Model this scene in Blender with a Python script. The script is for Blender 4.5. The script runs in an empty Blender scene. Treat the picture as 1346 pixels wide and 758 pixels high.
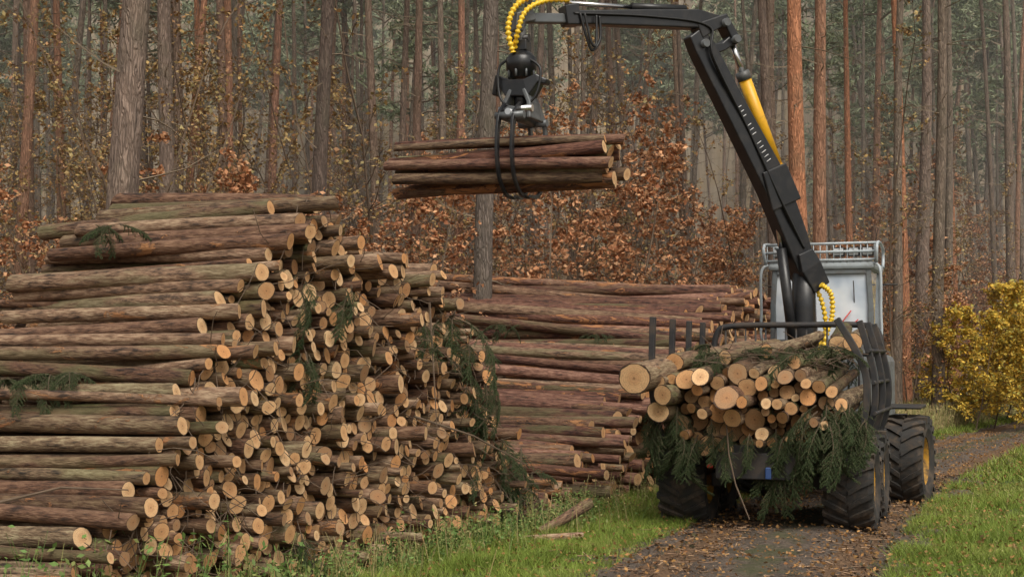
import bpy, math, random
import numpy as np
from mathutils import Vector, Matrix
random.seed(11); rng=np.random.default_rng(11)
sc=bpy.context.scene
COL=sc.collection
# ------------------------------------------------------------------ node helpers
def newmat(name):
    m=bpy.data.materials.new(name); m.use_nodes=True
    nt=m.node_tree; b=nt.nodes['Principled BSDF']; return m,nt,b
def L(nt,a,b): nt.links.new(a,b)
def noise_n(nt,vec,scale,detail=4,rough=.6,dist=0):
    n=nt.nodes.new('ShaderNodeTexNoise'); n.inputs['Scale'].default_value=scale
    n.inputs['Detail'].default_value=detail; n.inputs['Roughness'].default_value=rough
    n.inputs['Distortion'].default_value=dist
    if vec is not None: L(nt,vec,n.inputs['Vector'])
    return n.outputs['Fac']
def mapping(nt,vec,scale):
    n=nt.nodes.new('ShaderNodeMapping'); n.inputs['Scale'].default_value=scale; L(nt,vec,n.inputs['Vector']); return n.outputs[0]
def ramp(nt,fac,stops):
    n=nt.nodes.new('ShaderNodeValToRGB'); cr=n.color_ramp
    while len(cr.elements)<len(stops): cr.elements.new(.5)
    for e,(p,c) in zip(cr.elements,stops):
        e.position=p; e.color=(*c,1) if len(c)==3 else c
    L(nt,fac,n.inputs[0]); return n.outputs[0]
def rampf(nt,fac,a,b):
    n=nt.nodes.new('ShaderNodeMapRange'); n.inputs[1].default_value=a; n.inputs[2].default_value=b
    n.interpolation_type='SMOOTHSTEP'; L(nt,fac,n.inputs[0]); return n.outputs[0]
def mix(nt,f,a,b,mode='MIX'):
    n=nt.nodes.new('ShaderNodeMix'); n.data_type='RGBA'; n.blend_type=mode
    for i,v in ((0,f),(6,a),(7,b)):
        if isinstance(v,(int,float)): n.inputs[i].default_value=v
        elif isinstance(v,tuple): n.inputs[i].default_value=(*v,1)
        else: L(nt,v,n.inputs[i])
    return n.outputs[2]
def mth(nt,op,a,b=0.0,clamp=False):
    n=nt.nodes.new('ShaderNodeMath'); n.operation=op; n.use_clamp=clamp
    for i,v in ((0,a),(1,b)):
        if isinstance(v,(int,float)): n.inputs[i].default_value=v
        else: L(nt,v,n.inputs[i])
    return n.outputs[0]
def bump(nt,b,h,strength=.5,dist=.02):
    n=nt.nodes.new('ShaderNodeBump'); n.inputs['Strength'].default_value=strength; n.inputs['Distance'].default_value=dist
    L(nt,h,n.inputs['Height']); L(nt,n.outputs[0],b.inputs['Normal'])
def attr(nt,name,t='GEOMETRY'):
    n=nt.nodes.new('ShaderNodeAttribute'); n.attribute_name=name; n.attribute_type=t; return n
def objco(nt): return nt.nodes.new('ShaderNodeTexCoord').outputs['Object']
def geopos(nt): return nt.nodes.new('ShaderNodeNewGeometry').outputs['Position']
def sepxyz(nt,v):
    n=nt.nodes.new('ShaderNodeSeparateXYZ'); L(nt,v,n.inputs[0]); return n.outputs

# ------------------------------------------------------------------ materials
def bark_log(name,dark,mid,light,peel,peel_lo,moss=(.07,.09,.03)):
    m,nt,b=newmat(name)
    lc=attr(nt,'lc').outputs['Vector']; r=attr(nt,'rnd'); rs=nt.nodes.new('ShaderNodeSeparateColor'); L(nt,r.outputs['Color'],rs.inputs[0])
    v=mapping(nt,lc,(1,1,.22))
    n1=noise_n(nt,v,28,5,.7); n2=noise_n(nt,v,7,4,.6); n3=noise_n(nt,mapping(nt,lc,(1,1,.3)),5.5,6,.75,.8)
    c=ramp(nt,mth(nt,'ADD',mth(nt,'MULTIPLY',n1,.6),mth(nt,'MULTIPLY',n2,.4)),[(.36,dark),(.49,mid),(.64,light)])
    c=mix(nt,rampf(nt,rs.outputs[0],0,1),mix(nt,1.0,c,(1.25,1.22,1.18),'MULTIPLY'),mix(nt,1.0,c,(.6,.46,.40),'MULTIPLY'))
    mf=mth(nt,'MULTIPLY',rampf(nt,rs.outputs[2],.5,1.0),rampf(nt,n2,.40,.6))
    c=mix(nt,mth(nt,'MULTIPLY',mf,.65),c,moss)
    pf=mth(nt,'MULTIPLY',rampf(nt,mth(nt,'ADD',n3,mth(nt,'MULTIPLY',rs.outputs[1],.16)),peel_lo,peel_lo+.04),.85)
    c=mix(nt,pf,c,mix(nt,n1,peel,tuple(x*.5 for x in peel)))
    L(nt,c,b.inputs['Base Color']); b.inputs['Roughness'].default_value=.75
    bump(nt,b,mth(nt,'SUBTRACT',mth(nt,'ADD',n1,n2),mth(nt,'MULTIPLY',pf,.5)),.9,.035)
    return m
M_bark1=bark_log('bark_brown',(.03,.02,.014),(.225,.14,.088),(.45,.335,.225),(.60,.28,.11),.67)
M_bark2=bark_log('bark_red',(.028,.015,.011),(.17,.08,.055),(.34,.20,.14),(.60,.26,.10),.66)
M_bark3=bark_log('bark_mossy',(.025,.019,.012),(.165,.11,.065),(.33,.275,.17),(.48,.21,.08),.70,(.10,.125,.035))
def end_mat():
    m,nt,b=newmat('cut_wood')
    lc=attr(nt,'lc').outputs['Vector']; r=attr(nt,'rnd'); rs=nt.nodes.new('ShaderNodeSeparateColor'); L(nt,r.outputs['Color'],rs.inputs[0])
    s=sepxyz(nt,lc)
    rad=mth(nt,'SQRT',mth(nt,'ADD',mth(nt,'MULTIPLY',s[0],s[0]),mth(nt,'MULTIPLY',s[1],s[1])))
    nn=noise_n(nt,lc,1.8,4,.6); nf=noise_n(nt,lc,7,5,.75)
    rr=mth(nt,'ADD',rad,mth(nt,'MULTIPLY',mth(nt,'SUBTRACT',nn,.5),.22))
    ring=mth(nt,'SINE',mth(nt,'MULTIPLY',rr,48))
    base=mix(nt,rs.outputs[0],(.80,.54,.29),(.66,.36,.155))
    base=mix(nt,mth(nt,'MULTIPLY',rampf(nt,rs.outputs[1],.55,1),.8),base,(.30,.17,.09))
    base=mix(nt,mth(nt,'MULTIPLY',rampf(nt,rs.outputs[2],.7,1),.75),base,(.64,.27,.08))
    heart=rampf(nt,rr,.62,.3)
    base=mix(nt,mth(nt,'MULTIPLY',heart,.38),base,(.48,.21,.08))
    base=mix(nt,mth(nt,'MULTIPLY',mth(nt,'ADD',ring,1),.10),base,(.3,.14,.05))
    base=mix(nt,mth(nt,'MULTIPLY',rampf(nt,nf,.48,.7),.5),base,(.22,.13,.07))
    base=mix(nt,rampf(nt,rr,.89,.95),base,(.05,.027,.017))
    pith=rampf(nt,rad,.12,.06)
    base=mix(nt,mth(nt,'MULTIPLY',pith,.6),base,(.12,.055,.025))
    L(nt,base,b.inputs['Base Color']); b.inputs['Roughness'].default_value=.8
    bump(nt,b,nf,.5,.02)
    return m
M_end=end_mat()
def tree_bark():
    m,nt,b=newmat('pine_bark')
    o=objco(nt); oi=nt.nodes.new('ShaderNodeObjectInfo')
    v=mapping(nt,o,(1,1,.16))
    vo=nt.nodes.new('ShaderNodeTexVoronoi'); vo.inputs['Scale'].default_value=17; vo.feature='DISTANCE_TO_EDGE'
    nv=nt.nodes.new('ShaderNodeTexNoise'); nv.inputs['Scale'].default_value=9; L(nt,v,nv.inputs['Vector'])
    va=nt.nodes.new('ShaderNodeVectorMath'); va.operation='MULTIPLY_ADD'; L(nt,nv.outputs['Color'],va.inputs[0]); va.inputs[1].default_value=(.22,.22,.22); L(nt,v,va.inputs[2])
    L(nt,va.outputs[0],vo.inputs['Vector'])
    e=rampf(nt,vo.outputs['Distance'],0,.25)
    n1=noise_n(nt,v,14,6,.75)
    c=mix(nt,e,(.62,.6,.58),(1.0,1.0,1.0)); c=mix(nt,1.0,c,oi.outputs['Color'],'MULTIPLY')
    c=mix(nt,1.0,c,ramp(nt,n1,[(.3,(.5,.5,.5)),(.7,(1.4,1.36,1.3))]),'MULTIPLY')
    c=mix(nt,mth(nt,'MULTIPLY',rampf(nt,noise_n(nt,o,1.1,4),.45,.7),.3),c,(.14,.13,.08))
    L(nt,c,b.inputs['Base Color']); b.inputs['Roughness'].default_value=.9
    bump(nt,b,mth(nt,'ADD',e,n1),.7,.04)
    return m
M_tbark=tree_bark()
def leafmat(name,c1,c2,c3,rough=.6):
    m,nt,b=newmat(name); r=attr(nt,'rnd'); rs=nt.nodes.new('ShaderNodeSeparateColor'); L(nt,r.outputs['Color'],rs.inputs[0])
    c=ramp(nt,rs.outputs[0],[(0,c1),(.5,c2),(1,c3)])
    c=mix(nt,1.0,c,ramp(nt,rs.outputs[1],[(0,(.55,.55,.55)),(1,(1.2,1.2,1.2))]),'MULTIPLY')
    L(nt,c,b.inputs['Base Color']); b.inputs['Roughness'].default_value=rough
    b.inputs['Specular IOR Level'].default_value=.25
    return m
M_leaf_or=leafmat('beech_leaf',(.33,.13,.06),(.54,.26,.125),(.64,.37,.20))
M_leaf_ye=leafmat('yellow_leaf',(.62,.36,.05),(.75,.50,.07),(.45,.42,.10))
M_leaf_far=leafmat('autumn_far_leaf',(.36,.185,.09),(.44,.29,.11),(.30,.25,.11))
M_needle=leafmat('spruce_needles',(.03,.05,.02),(.065,.10,.04),(.12,.16,.06))
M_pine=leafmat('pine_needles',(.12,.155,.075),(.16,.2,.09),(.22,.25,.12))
M_pine_far=leafmat('pine_needles_hazed',(.22,.27,.16),(.28,.33,.19),(.34,.36,.22))  # paler than the near needles: distance haze put into the colour
M_grass=leafmat('grass_blade',(.15,.21,.035),(.23,.31,.05),(.37,.38,.11))
M_weed=leafmat('dry_weed',(.34,.22,.11),(.24,.26,.08),(.45,.34,.17))
M_nettle=leafmat('nettle_leaf',(.08,.15,.035),(.15,.24,.06),(.3,.28,.1))
M_litter=leafmat('fallen_leaf',(.25,.11,.04),(.42,.23,.08),(.18,.1,.04))
M_chip=leafmat('wood_chip',(.28,.18,.11),(.15,.085,.05),(.45,.3,.18))
def simple(name,col,rough=.5,metal=0,var=.25,vscale=6,bmp=0,dirt=None,dirt_amt=.5,coat=0):
    m,nt,b=newmat(name); o=objco(nt)
    n=noise_n(nt,o,vscale,5,.65)
    c=mix(nt,n,tuple(x*(1-var) for x in col),tuple(min(1,x*(1+var)) for x in col))
    if dirt:
        n2=noise_n(nt,o,vscale*.6,6,.7,.5)
        f=mth(nt,'MULTIPLY',rampf(nt,n2,.42,.68),dirt_amt); c=mix(nt,f,c,dirt)
        L(nt,mth(nt,'ADD',mth(nt,'MULTIPLY',f,.5),rough),b.inputs['Roughness'])
    else: b.inputs['Roughness'].default_value=rough
    L(nt,c,b.inputs['Base Color']); b.inputs['Metallic'].default_value=metal
    b.inputs['Coat Weight'].default_value=coat
    if bmp: bump(nt,b,n,bmp,.01)
    return m
M_twig=simple('twig_bark',(.13,.09,.06),.9,var=.4)
M_twigfar=simple('twig_bark_grey',(.22,.17,.115),.9,var=.4)
M_black=simple('crane_black_paint',(.014,.015,.017),.28,var=.3,dirt=(.06,.052,.045),dirt_amt=.3)
M_dark=simple('frame_dark_steel',(.025,.025,.027),.5,var=.4,dirt=(.09,.065,.045),dirt_amt=.6)
M_grey=simple('grey_painted_steel',(.13,.14,.145),.35,.3,var=.25,dirt=(.07,.055,.04),dirt_amt=.5)
M_lgrey=simple('light_grey_cab_paint',(.42,.47,.5),.4,var=.12,dirt=(.2,.18,.15),dirt_amt=.4)
M_mgrey=simple('mid_grey_cab_paint',(.16,.18,.19),.45,var=.2,dirt=(.12,.09,.07),dirt_amt=.6)
M_yel=simple('yellow_paint',(.80,.42,.02),.35,var=.12,dirt=(.2,.12,.04),dirt_amt=.35)
M_yrim=simple('muddy_yellow_rim',(.45,.23,.02),.5,var=.2,dirt=(.08,.06,.04),dirt_amt=1.0)
M_yhose=simple('yellow_hose_guard',(.85,.55,.03),.4,var=.12)
M_chrome=simple('chrome_rod',(.7,.7,.7),.15,1,var=.05)
M_rubber=simple('muddy_tyre_rubber',(.03,.028,.026),.8,var=.4,bmp=.4,dirt=(.12,.088,.062),dirt_amt=.85)
M_white=simple('white_lettering',(.7,.7,.7),.5,var=.1)
M_red=simple('red_plastic',(.5,.03,.02),.4,var=.1)
M_blue=simple('blue_plastic',(.03,.07,.2),.5,var=.1)
M_hose=simple('black_rubber_hose',(.012,.012,.012),.45,var=.2)
m,nt,b=newmat('cab_glass_sky_tint'); o=objco(nt)
c=mix(nt,rampf(nt,noise_n(nt,o,1.1,3),.35,.65),(.45,.53,.63),(.80,.85,.9)); L(nt,c,b.inputs['Base Color']); b.inputs['Roughness'].default_value=.06; b.inputs['Coat Weight'].default_value=.8; M_glass=m  # whitish-blue sky reflection painted into the base colour in soft patches

# ------------------------------------------------------------------ mesh accumulation
class Acc:
    def __init__(s): s.v=[];s.f=[];s.m=[];s.r=[];s.lc=[];s.n=0
    def add(s,v,f,mat,rnd=None,lc=None):
        v=np.asarray(v,float); k=len(v)
        s.v.append(v)
        if isinstance(f,np.ndarray): s.f.extend((f+s.n).tolist()); nf=len(f)
        else: s.f.extend([[i+s.n for i in q] for q in f]); nf=len(f)
        s.m.extend([mat]*nf if isinstance(mat,int) else list(mat))
        s.r.append(np.asarray(rnd,float) if rnd is not None else np.full((k,4),.5))
        s.lc.append(np.asarray(lc,float) if lc is not None else v.copy()); s.n+=k
    def obj(s,name,mats,smooth=False,link=True,smooth_mats=None):
        me=bpy.data.meshes.new(name); V=np.concatenate(s.v); me.from_pydata(V.tolist(),[],s.f)
        for m in mats: me.materials.append(m)
        me.polygons.foreach_set('material_index',np.array(s.m,dtype=np.int32))
        mi=np.array(s.m)
        sm=np.full(len(mi),bool(smooth)) if smooth_mats is None else np.isin(mi,smooth_mats)
        me.polygons.foreach_set('use_smooth',sm)
        a=me.attributes.new('rnd','FLOAT_COLOR','POINT'); a.data.foreach_set('color',np.concatenate(s.r).astype(np.float32).ravel())
        a=me.attributes.new('lc','FLOAT_VECTOR','POINT'); a.data.foreach_set('vector',np.concatenate(s.lc).astype(np.float32).ravel())
        me.update()
        if not link: return me
        ob=bpy.data.objects.new(name,me); COL.objects.link(ob); return ob
def rnd4(n,k):
    r=rng.random((n,4)); return np.repeat(r,k,axis=0)
def prisms(p0,p1,r0,r1,n=4):
    p0=np.asarray(p0,float);p1=np.asarray(p1,float);M=len(p0)
    d=p1-p0; d=d/(np.linalg.norm(d,axis=1,keepdims=True)+1e-9)
    ref=np.where(np.abs(d[:,2:3])>.9,np.array([[1.,0,0]]),np.array([[0,0,1.]]))
    a=np.cross(d,ref); a/=np.linalg.norm(a,axis=1,keepdims=True); b_=np.cross(d,a)
    th=np.arange(n)*2*np.pi/n
    ring=np.cos(th)[None,:,None]*a[:,None,:]+np.sin(th)[None,:,None]*b_[:,None,:]
    r0=np.broadcast_to(r0,(M,)).reshape(M,1,1); r1=np.broadcast_to(r1,(M,)).reshape(M,1,1)
    V=np.concatenate([p0[:,None]+ring*r0,p1[:,None]+ring*r1],axis=1).reshape(-1,3)
    i=np.arange(n); j=(i+1)%n
    q=np.stack([i,j,j+n,i+n],1)
    F=(q[None]+(np.arange(M)*2*n)[:,None,None]).reshape(-1,4)
    return V,F
def diamonds(c,size,aspect=.55,flat=0):
    c=np.asarray(c,float);M=len(c)
    u=rng.normal(size=(M,3)); u[:,2]*=(1-flat); u/=np.linalg.norm(u,axis=1,keepdims=True)
    w=rng.normal(size=(M,3)); w[:,2]*=(1-flat); v=w-(w*u).sum(1,keepdims=True)*u; v/=np.linalg.norm(v,axis=1,keepdims=True)
    s=(size*(.6+.8*rng.random(M)))[:,None]
    V=np.stack([c+u*s,c+v*s*aspect,c-u*s,c-v*s*aspect],1).reshape(-1,3)
    F=np.arange(M*4).reshape(M,4); return V,F,rnd4(M,4)

# ------------------------------------------------------------------ logs
def add_log(acc,p0,p1,r0,r1,ns=14,nl=6,bend=.02,barkmat=0,slant=.22):
    p0=np.array(p0,float);p1=np.array(p1,float); Lg=np.linalg.norm(p1-p0); d=(p1-p0)/Lg
    ref=np.array([0,0,1.]) if abs(d[2])<.9 else np.array([1.,0,0]); a=np.cross(d,ref);a/=np.linalg.norm(a);b_=np.cross(d,a)
    th=np.arange(ns)*2*np.pi/ns; t=np.linspace(0,1,nl)
    sh=1+.05*np.cos(2*th+rng.random()*6)+.03*np.cos(3*th+rng.random()*6)
    R=(r0+(r1-r0)*t)[:,None]*sh[None,:]*(1+rng.normal(0,.015,(nl,ns)))
    bd=rng.normal(0,bend,2); off=(np.sin(np.pi*t)*Lg/3)[:,None]*(bd[0]*a+bd[1]*b_)[None,:]
    C=p0[None]+t[:,None]*Lg*d[None]+off
    V=C[:,None]+R[...,None]*(np.cos(th)[None,:,None]*a+np.sin(th)[None,:,None]*b_)
    for e in (0,-1):
        s1,s2=rng.normal(0,slant,2); V[e]+=((s1*np.cos(th)+s2*np.sin(th))*R[e])[:,None]*d
    zo=rng.random()*60
    lc=np.stack([R*np.cos(th),R*np.sin(th),np.broadcast_to((t*Lg+zo)[:,None],R.shape)],-1).reshape(-1,3)
    i=np.arange(ns);j=(i+1)%ns; F=np.concatenate([np.stack([i+k*ns,i+(k+1)*ns,j+(k+1)*ns,j+k*ns],1) for k in range(nl-1)])
    r=rng.random(4)
    acc.add(V.reshape(-1,3),F,barkmat,np.tile(r,(nl*ns,1)),lc)
    lce=np.stack([np.cos(th),np.sin(th),np.full(ns,zo)],-1)
    acc.add(V[0],[list(range(ns))],1,np.tile(r,(ns,1)),lce)
    r=rng.random(4)
    acc.add(V[-1],[list(range(ns-1,-1,-1))],1,np.tile(r,(ns,1)),lce+np.array([0,0,5.]))
def pack(N,sampler,constrain,rad,iters=90):
    P=sampler(N); R=rad(P)
    for it in range(iters):
        D=P[:,None]-P[None]; dist=np.sqrt((D**2).sum(-1))+1e-6; np.fill_diagonal(dist,9)
        ov=(R[:,None]+R[None])-dist; ov[ov<0]=0
        P=P+(D/dist[...,None]*(ov*.42)[...,None]).sum(1)
        if it<iters-15: P[:,1]-=.002
        P=constrain(P,R)
    return P,R
def make_pile(name,prof,F0,ang,Lmean,Lvar,rf,fill,mats,tilt=0.,prot=.12,yawj=1.5,mossp=.2):
    run=np.array([math.sin(ang),math.cos(ang)]); nrm=np.array([math.cos(ang),-math.sin(ang)])
    pr=np.array(prof); S=(pr[:,0]-F0[1])/run[1]; H=pr[:,1]
    area=float((.5*(H[1:]+H[:-1])*np.diff(S)).sum())
    t_=rf(4000); N=int(fill*area/(math.pi*(t_**2).mean()))
    def sampler(N):
        out=[]
        while len(out)<N:
            s=rng.uniform(S[0],S[-1]); z=rng.uniform(0,H.max())
            if z<np.interp(s,S,H): out.append((s,z))
        return np.array(out)
    def con(P,R):
        h=np.interp(P[:,0],S,H); z=P[:,1]; over=z+R*.6>h
        z=np.where(over,z-(z+R*.6-h)*.5,z); P[:,1]=np.maximum(z,R)
        P[:,0]=np.clip(P[:,0],S[0]-.1,S[-1]+.1); return P
    P,R=pack(N,sampler,con,lambda P: rf(len(P)),75)
    acc=Acc()
    for (s,z),r in zip(P,R):
        h=np.interp(s,S,H); top=z>h-.35
        e=rng.normal(0,prot)*(1.5 if top else 1)-(.12*z if not top else .1*z)*.35
        if rng.random()<.08: e+=rng.uniform(-.5,.3)
        yaw=math.radians(rng.normal(0,yawj*(1.6 if top else .6))); pit=math.radians(tilt+rng.normal(0,.8*(1.8 if top else .6)))
        nx,ny=nrm; dx=nx*math.cos(yaw)-ny*math.sin(yaw); dy=nx*math.sin(yaw)+ny*math.cos(yaw)
        Lg=max(1.5,rng.normal(Lmean,Lvar))
        e0=np.array([F0[0]+run[0]*s+nrm[0]*e,F0[1]+run[1]*s+nrm[1]*e,z])
        tl=e0-np.array([dx*math.cos(pit),dy*math.cos(pit),math.sin(pit)])*Lg
        tl[2]=max(tl[2],r*.9)
        tp=rng.uniform(.8,1.0)
        ra,rb=(r,r*tp) if rng.random()<.5 else (r*tp,r)
        add_log(acc,tl,e0,rb,ra,bend=.010,barkmat=2 if rng.random()<mossp else 0)
    ob=acc.obj(name,mats,smooth_mats=[0,2]); return ob,N
A1=math.radians(25); F1=(-3.94,11.0)
p1=[(11.0,0),(12,.85),(13,1.95),(13.94,3.1),(14.9,4.15),(15.45,4.25),(15.8,3.75),(17.5,3.6),(18.1,3.0),(19.2,1.4),(20.3,.4),(20.8,0)]
ob,n1=make_pile('log_pile',p1,F1,A1,3.0,.12,lambda n:.046+.064*rng.beta(1.6,1.6,n),.90,[M_bark1,M_end,M_bark3],tilt=.8,prot=.12,yawj=1.7,mossp=.3)
A2=math.radians(22); F2=(.70,21.0)
p2=[(21,0),(22.1,.85),(24.4,1.65),(29.4,3.25),(32.4,4.1),(36,4.1),(38,3),(40,0)]
ob2,n2=make_pile('log_pile',p2,F2,A2,7.6,.5,lambda n:.065+.075*rng.beta(1.7,1.7,n),.90,[M_bark2,M_end,M_bark1],tilt=-1.6,prot=.2,yawj=1.2,mossp=.25)
print('logs',n1,n2)

# ------------------------------------------------------------------ terrain
RY=np.array([5,15.4,20.2,24,31.7,42,60.]);RX=np.array([.1,2.7,4.0,5.6,9.2,14.5,24.5])
pc=np.polyfit(RY,RX,3)
def roadx(y):
    y=np.asarray(y,float); yc=np.clip(y,3,62); r=np.polyval(pc,yc); sl=np.polyval(np.polyder(pc),yc); return r+sl*(y-yc)
def vn(x,y,f,seed=0):
    return (np.sin(x*f*1.3+seed)*np.cos(y*f*1.1-seed*2)+np.sin(x*f*2.7+y*f*1.9+seed*3)*.5+np.cos(x*f*.7-y*f*3.1+seed)*.4+np.sin(x*f*5.3-y*f*4.7)*.25)/2.1
def hgt(x,y):
    x=np.asarray(x,float);y=np.asarray(y,float)
    d=x-roadx(y)
    h=.04*vn(x,y,.8,1)+.02*vn(x,y,3.1,2)
    h+=np.clip((np.abs(d)-1.9)/2,0,1)*.05+ .10*np.clip((d-2.2)/1.5,0,1)*(1+.5*vn(x,y,1.3,5))
    return h
def axis(lo,hi,st,ext):
    a=list(np.arange(lo,hi,st)); g=st
    l=lo;left=[]
    while l>-ext: g*=1.35; l-=g; left.append(l)
    g=st;h=a[-1];right=[]
    while h<ext: g*=1.35; h+=g; right.append(h)
    return np.array(left[::-1]+a+right)
gx=axis(-10,20,.16,420);gy=axis(9,48,.16,420)
GX,GY=np.meshgrid(gx,gy); GZ=hgt(GX,GY)
nx,ny=len(gx),len(gy)
V=np.stack([GX,GY,GZ],-1).reshape(-1,3)
i,j=np.meshgrid(np.arange(nx-1),np.arange(ny-1)); k=(j*nx+i).ravel(); F=np.stack([k,k+1,k+nx+1,k+nx],1)
dr=(GX-roadx(GY)).ravel()
green=np.where(dr>0,np.clip((dr-1.5)/.4,0,1)*np.clip((14-dr)/3,0,1),np.clip((-dr-1.5)/.4,0,1)*np.clip((4.2+dr)/1.2,0,1))
col=np.stack([green,np.zeros_like(green),np.zeros_like(green),np.ones_like(green)],1)
acc=Acc(); acc.add(V,F,0,col)
m,nt,b=newmat('forest_ground'); pz=geopos(nt); g=attr(nt,'rnd'); gs=nt.nodes.new('ShaderNodeSeparateColor'); L(nt,g.outputs['Color'],gs.inputs[0])
n1_=noise_n(nt,pz,3,6,.7); n2_=noise_n(nt,pz,25,5,.7)
lit=ramp(nt,n2_,[(.3,(.04,.025,.015)),(.5,(.14,.08,.042)),(.7,(.29,.175,.09))])
grs=ramp(nt,n2_,[(.3,(.03,.04,.012)),(.55,(.08,.11,.025)),(.75,(.13,.16,.04))])
gf=rampf(nt,mth(nt,'ADD',gs.outputs[0],mth(nt,'MULTIPLY',mth(nt,'SUBTRACT',n1_,.5),1.6)),.55,.8)
c=mix(nt,gf,lit,grs); L(nt,c,b.inputs['Base Color']); b.inputs['Roughness'].default_value=.95; bump(nt,b,n2_,.6,.04)
acc.obj('ground',[m],smooth=True)
# road
ys=np.arange(2,90,.14); vs=np.linspace(-2.25,2.25,64)
cx=roadx(ys); tx=np.gradient(cx,ys); nl=np.sqrt(1+tx**2); nxv=1/nl; nyv=-tx/nl
RXX=cx[:,None]+vs[None]*nxv[:,None]; RYY=ys[:,None]+vs[None]*nyv[:,None]
base=hgt(RXX,RYY); av=np.abs(vs)[None]
rz=base+.035-.085*np.exp(-((av-1.02)/.28)**2)+.03*np.exp(-(vs[None]/.35)**2)+.02*vn(RXX,RYY,6,3)+.018*vn(RXX,RYY,11,7)
rz+=.022*np.sin(ys*22)[:,None]*np.exp(-((av-1.02)/.24)**2)*(.5+.5*vn(RXX,RYY,.5,9))
rz+=rng.normal(0,.006,rz.shape)
edge=np.clip((av+.26*vn(RXX,RYY,1.9,4)+.14*vn(RXX,RYY,7,8)-1.68)/.35,0,1); rz=rz-edge*.14
nr,nc=rz.shape
V=np.stack([RXX,RYY,rz],-1).reshape(-1,3); i,j=np.meshgrid(np.arange(nc-1),np.arange(nr-1)); k=(j*nc+i).ravel(); F=np.stack([k,k+1,k+nc+1,k+nc],1)
rut=np.exp(-((av-1.02)/.33)**2)*np.ones_like(rz); cen=np.exp(-(vs[None]/.4)**2)*np.ones_like(rz)
col=np.stack([rut.ravel(),cen.ravel(),edge.ravel(),np.ones(rut.size)],1)
acc=Acc(); acc.add(V,F,0,col)
m,nt,b=newmat('muddy_dirt'); pz=geopos(nt); g=attr(nt,'rnd'); gs=nt.nodes.new('ShaderNodeSeparateColor'); L(nt,g.outputs['Color'],gs.inputs[0])
n1_=noise_n(nt,pz,1.1,5,.65); n2_=noise_n(nt,pz,14,6,.8); n3_=noise_n(nt,pz,60,3,.6)
c=ramp(nt,n2_,[(.32,(.045,.034,.027)),(.5,(.14,.105,.08)),(.7,(.27,.21,.16))])
c=mix(nt,mth(nt,'MULTIPLY',rampf(nt,n1_,.42,.6),.5),c,(.06,.042,.032))
c=mix(nt,mth(nt,'MULTIPLY',gs.outputs[0],.45),c,(.17,.14,.115))
c=mix(nt,mth(nt,'MULTIPLY',rampf(nt,mth(nt,'ADD',mth(nt,'MULTIPLY',gs.outputs[1],.25),n1_),.6,.8),.7),c,(.08,.09,.03))
c=mix(nt,mth(nt,'MULTIPLY',rampf(nt,n3_,.66,.72),.5),c,(.3,.2,.12))
L(nt,c,b.inputs['Base Color'])
rr=mth(nt,'SUBTRACT',.92,mth(nt,'MULTIPLY',mth(nt,'MULTIPLY',gs.outputs[0],rampf(nt,n1_,.42,.55)),.6)); L(nt,rr,b.inputs['Roughness'])
bump(nt,b,mth(nt,'ADD',n2_,mth(nt,'MULTIPLY',n3_,.3)),.9,.06)
acc.obj('dirt_road',[m],smooth=True)

# grass
def facex1(y): return np.where(y<20.7,F1[0]+(y-F1[1])*math.tan(A1),F2[0]+(y-F2[1])*math.tan(A2))
def blades(n,ylo,yhi,side,hmin,hmax,w,pw=1.0):
    y=ylo+(yhi-ylo)*rng.random(n)**pw
    rx=roadx(y)
    if side<0:
        lo=np.maximum(facex1(y)-.15,rx-4.0); lo=np.where(y>40,rx-4.5,lo); hi=rx-1.58
        x=lo+(hi-lo)*rng.random(n)
    else: x=rx+1.55+rng.random(n)**1.3*np.where(y<34,6.5,5)
    ed=np.clip((np.abs(x-rx)-1.55)/.9,0,1)
    keep=(vn(x,y,1.7,3)+vn(x,y,4.1,6)*.8+rng.normal(0,.3,n))>.0-.42*ed
    x=x[keep];y=y[keep]; n=len(x); z=hgt(x,y)-.01
    cl=.5+.5*vn(x,y,2.3,12); h=(hmin+(hmax-hmin)*rng.random(n)**2)*(.4+1.3*cl)
    an=rng.random(n)*np.pi*2; ww=w*(.7+.6*rng.random(n))*(1+(y-15)/35)
    lx=rng.normal(0,.6,n)*h; ly=rng.normal(0,.6,n)*h
    V=np.stack([np.stack([x-np.cos(an)*ww,y-np.sin(an)*ww,z],1),np.stack([x+np.cos(an)*ww,y+np.sin(an)*ww,z],1),np.stack([x+lx,y+ly,z+h],1)],1).reshape(-1,3)
    r=rng.random((n,4)); r[:,0]=np.clip(.45*r[:,0]+.7*(.5+.6*vn(x,y,1.1,2))-.1,0,1); r[:,1]=np.clip(.4*r[:,1]+.6*(.5+.7*vn(x,y,3.3,21)),0,1)
    return V,np.arange(n*3).reshape(n,3),np.repeat(r,3,axis=0)
acc=Acc()
for a in [(120000,14.5,26,-1,.04,.17,.005),(35000,26,60,-1,.06,.25,.01),(160000,14.5,26,1,.04,.17,.005),(80000,26,60,1,.06,.2,.011)]:
    v,f,r=blades(*a); acc.add(v,f,0,r)
acc.obj('grass',[M_grass])
acc=Acc()
n=20000; y=14.5+rng.random(n)*30; x=roadx(y)+rng.uniform(-3.6,7,n); z=hgt(x,y)+.05+rng.random(n)*.05
v,f,r=diamonds(np.stack([x,y,z],1),.026,.6,.6); acc.add(v,f,0,r)
acc.obj('fallen_leaves',[M_litter])
acc=Acc()
n=4500; y=14.5+rng.random(n)*14; x=roadx(y)+rng.normal(-.2,1.1,n); z=hgt(x,y)+.035+rng.random(n)*.01
dd=rng.normal(size=(n,3)); dd[:,2]*=.1; dd/=np.linalg.norm(dd,axis=1,keepdims=True); ll=(.01+.11*rng.random(n)**5)[:,None]
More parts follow.
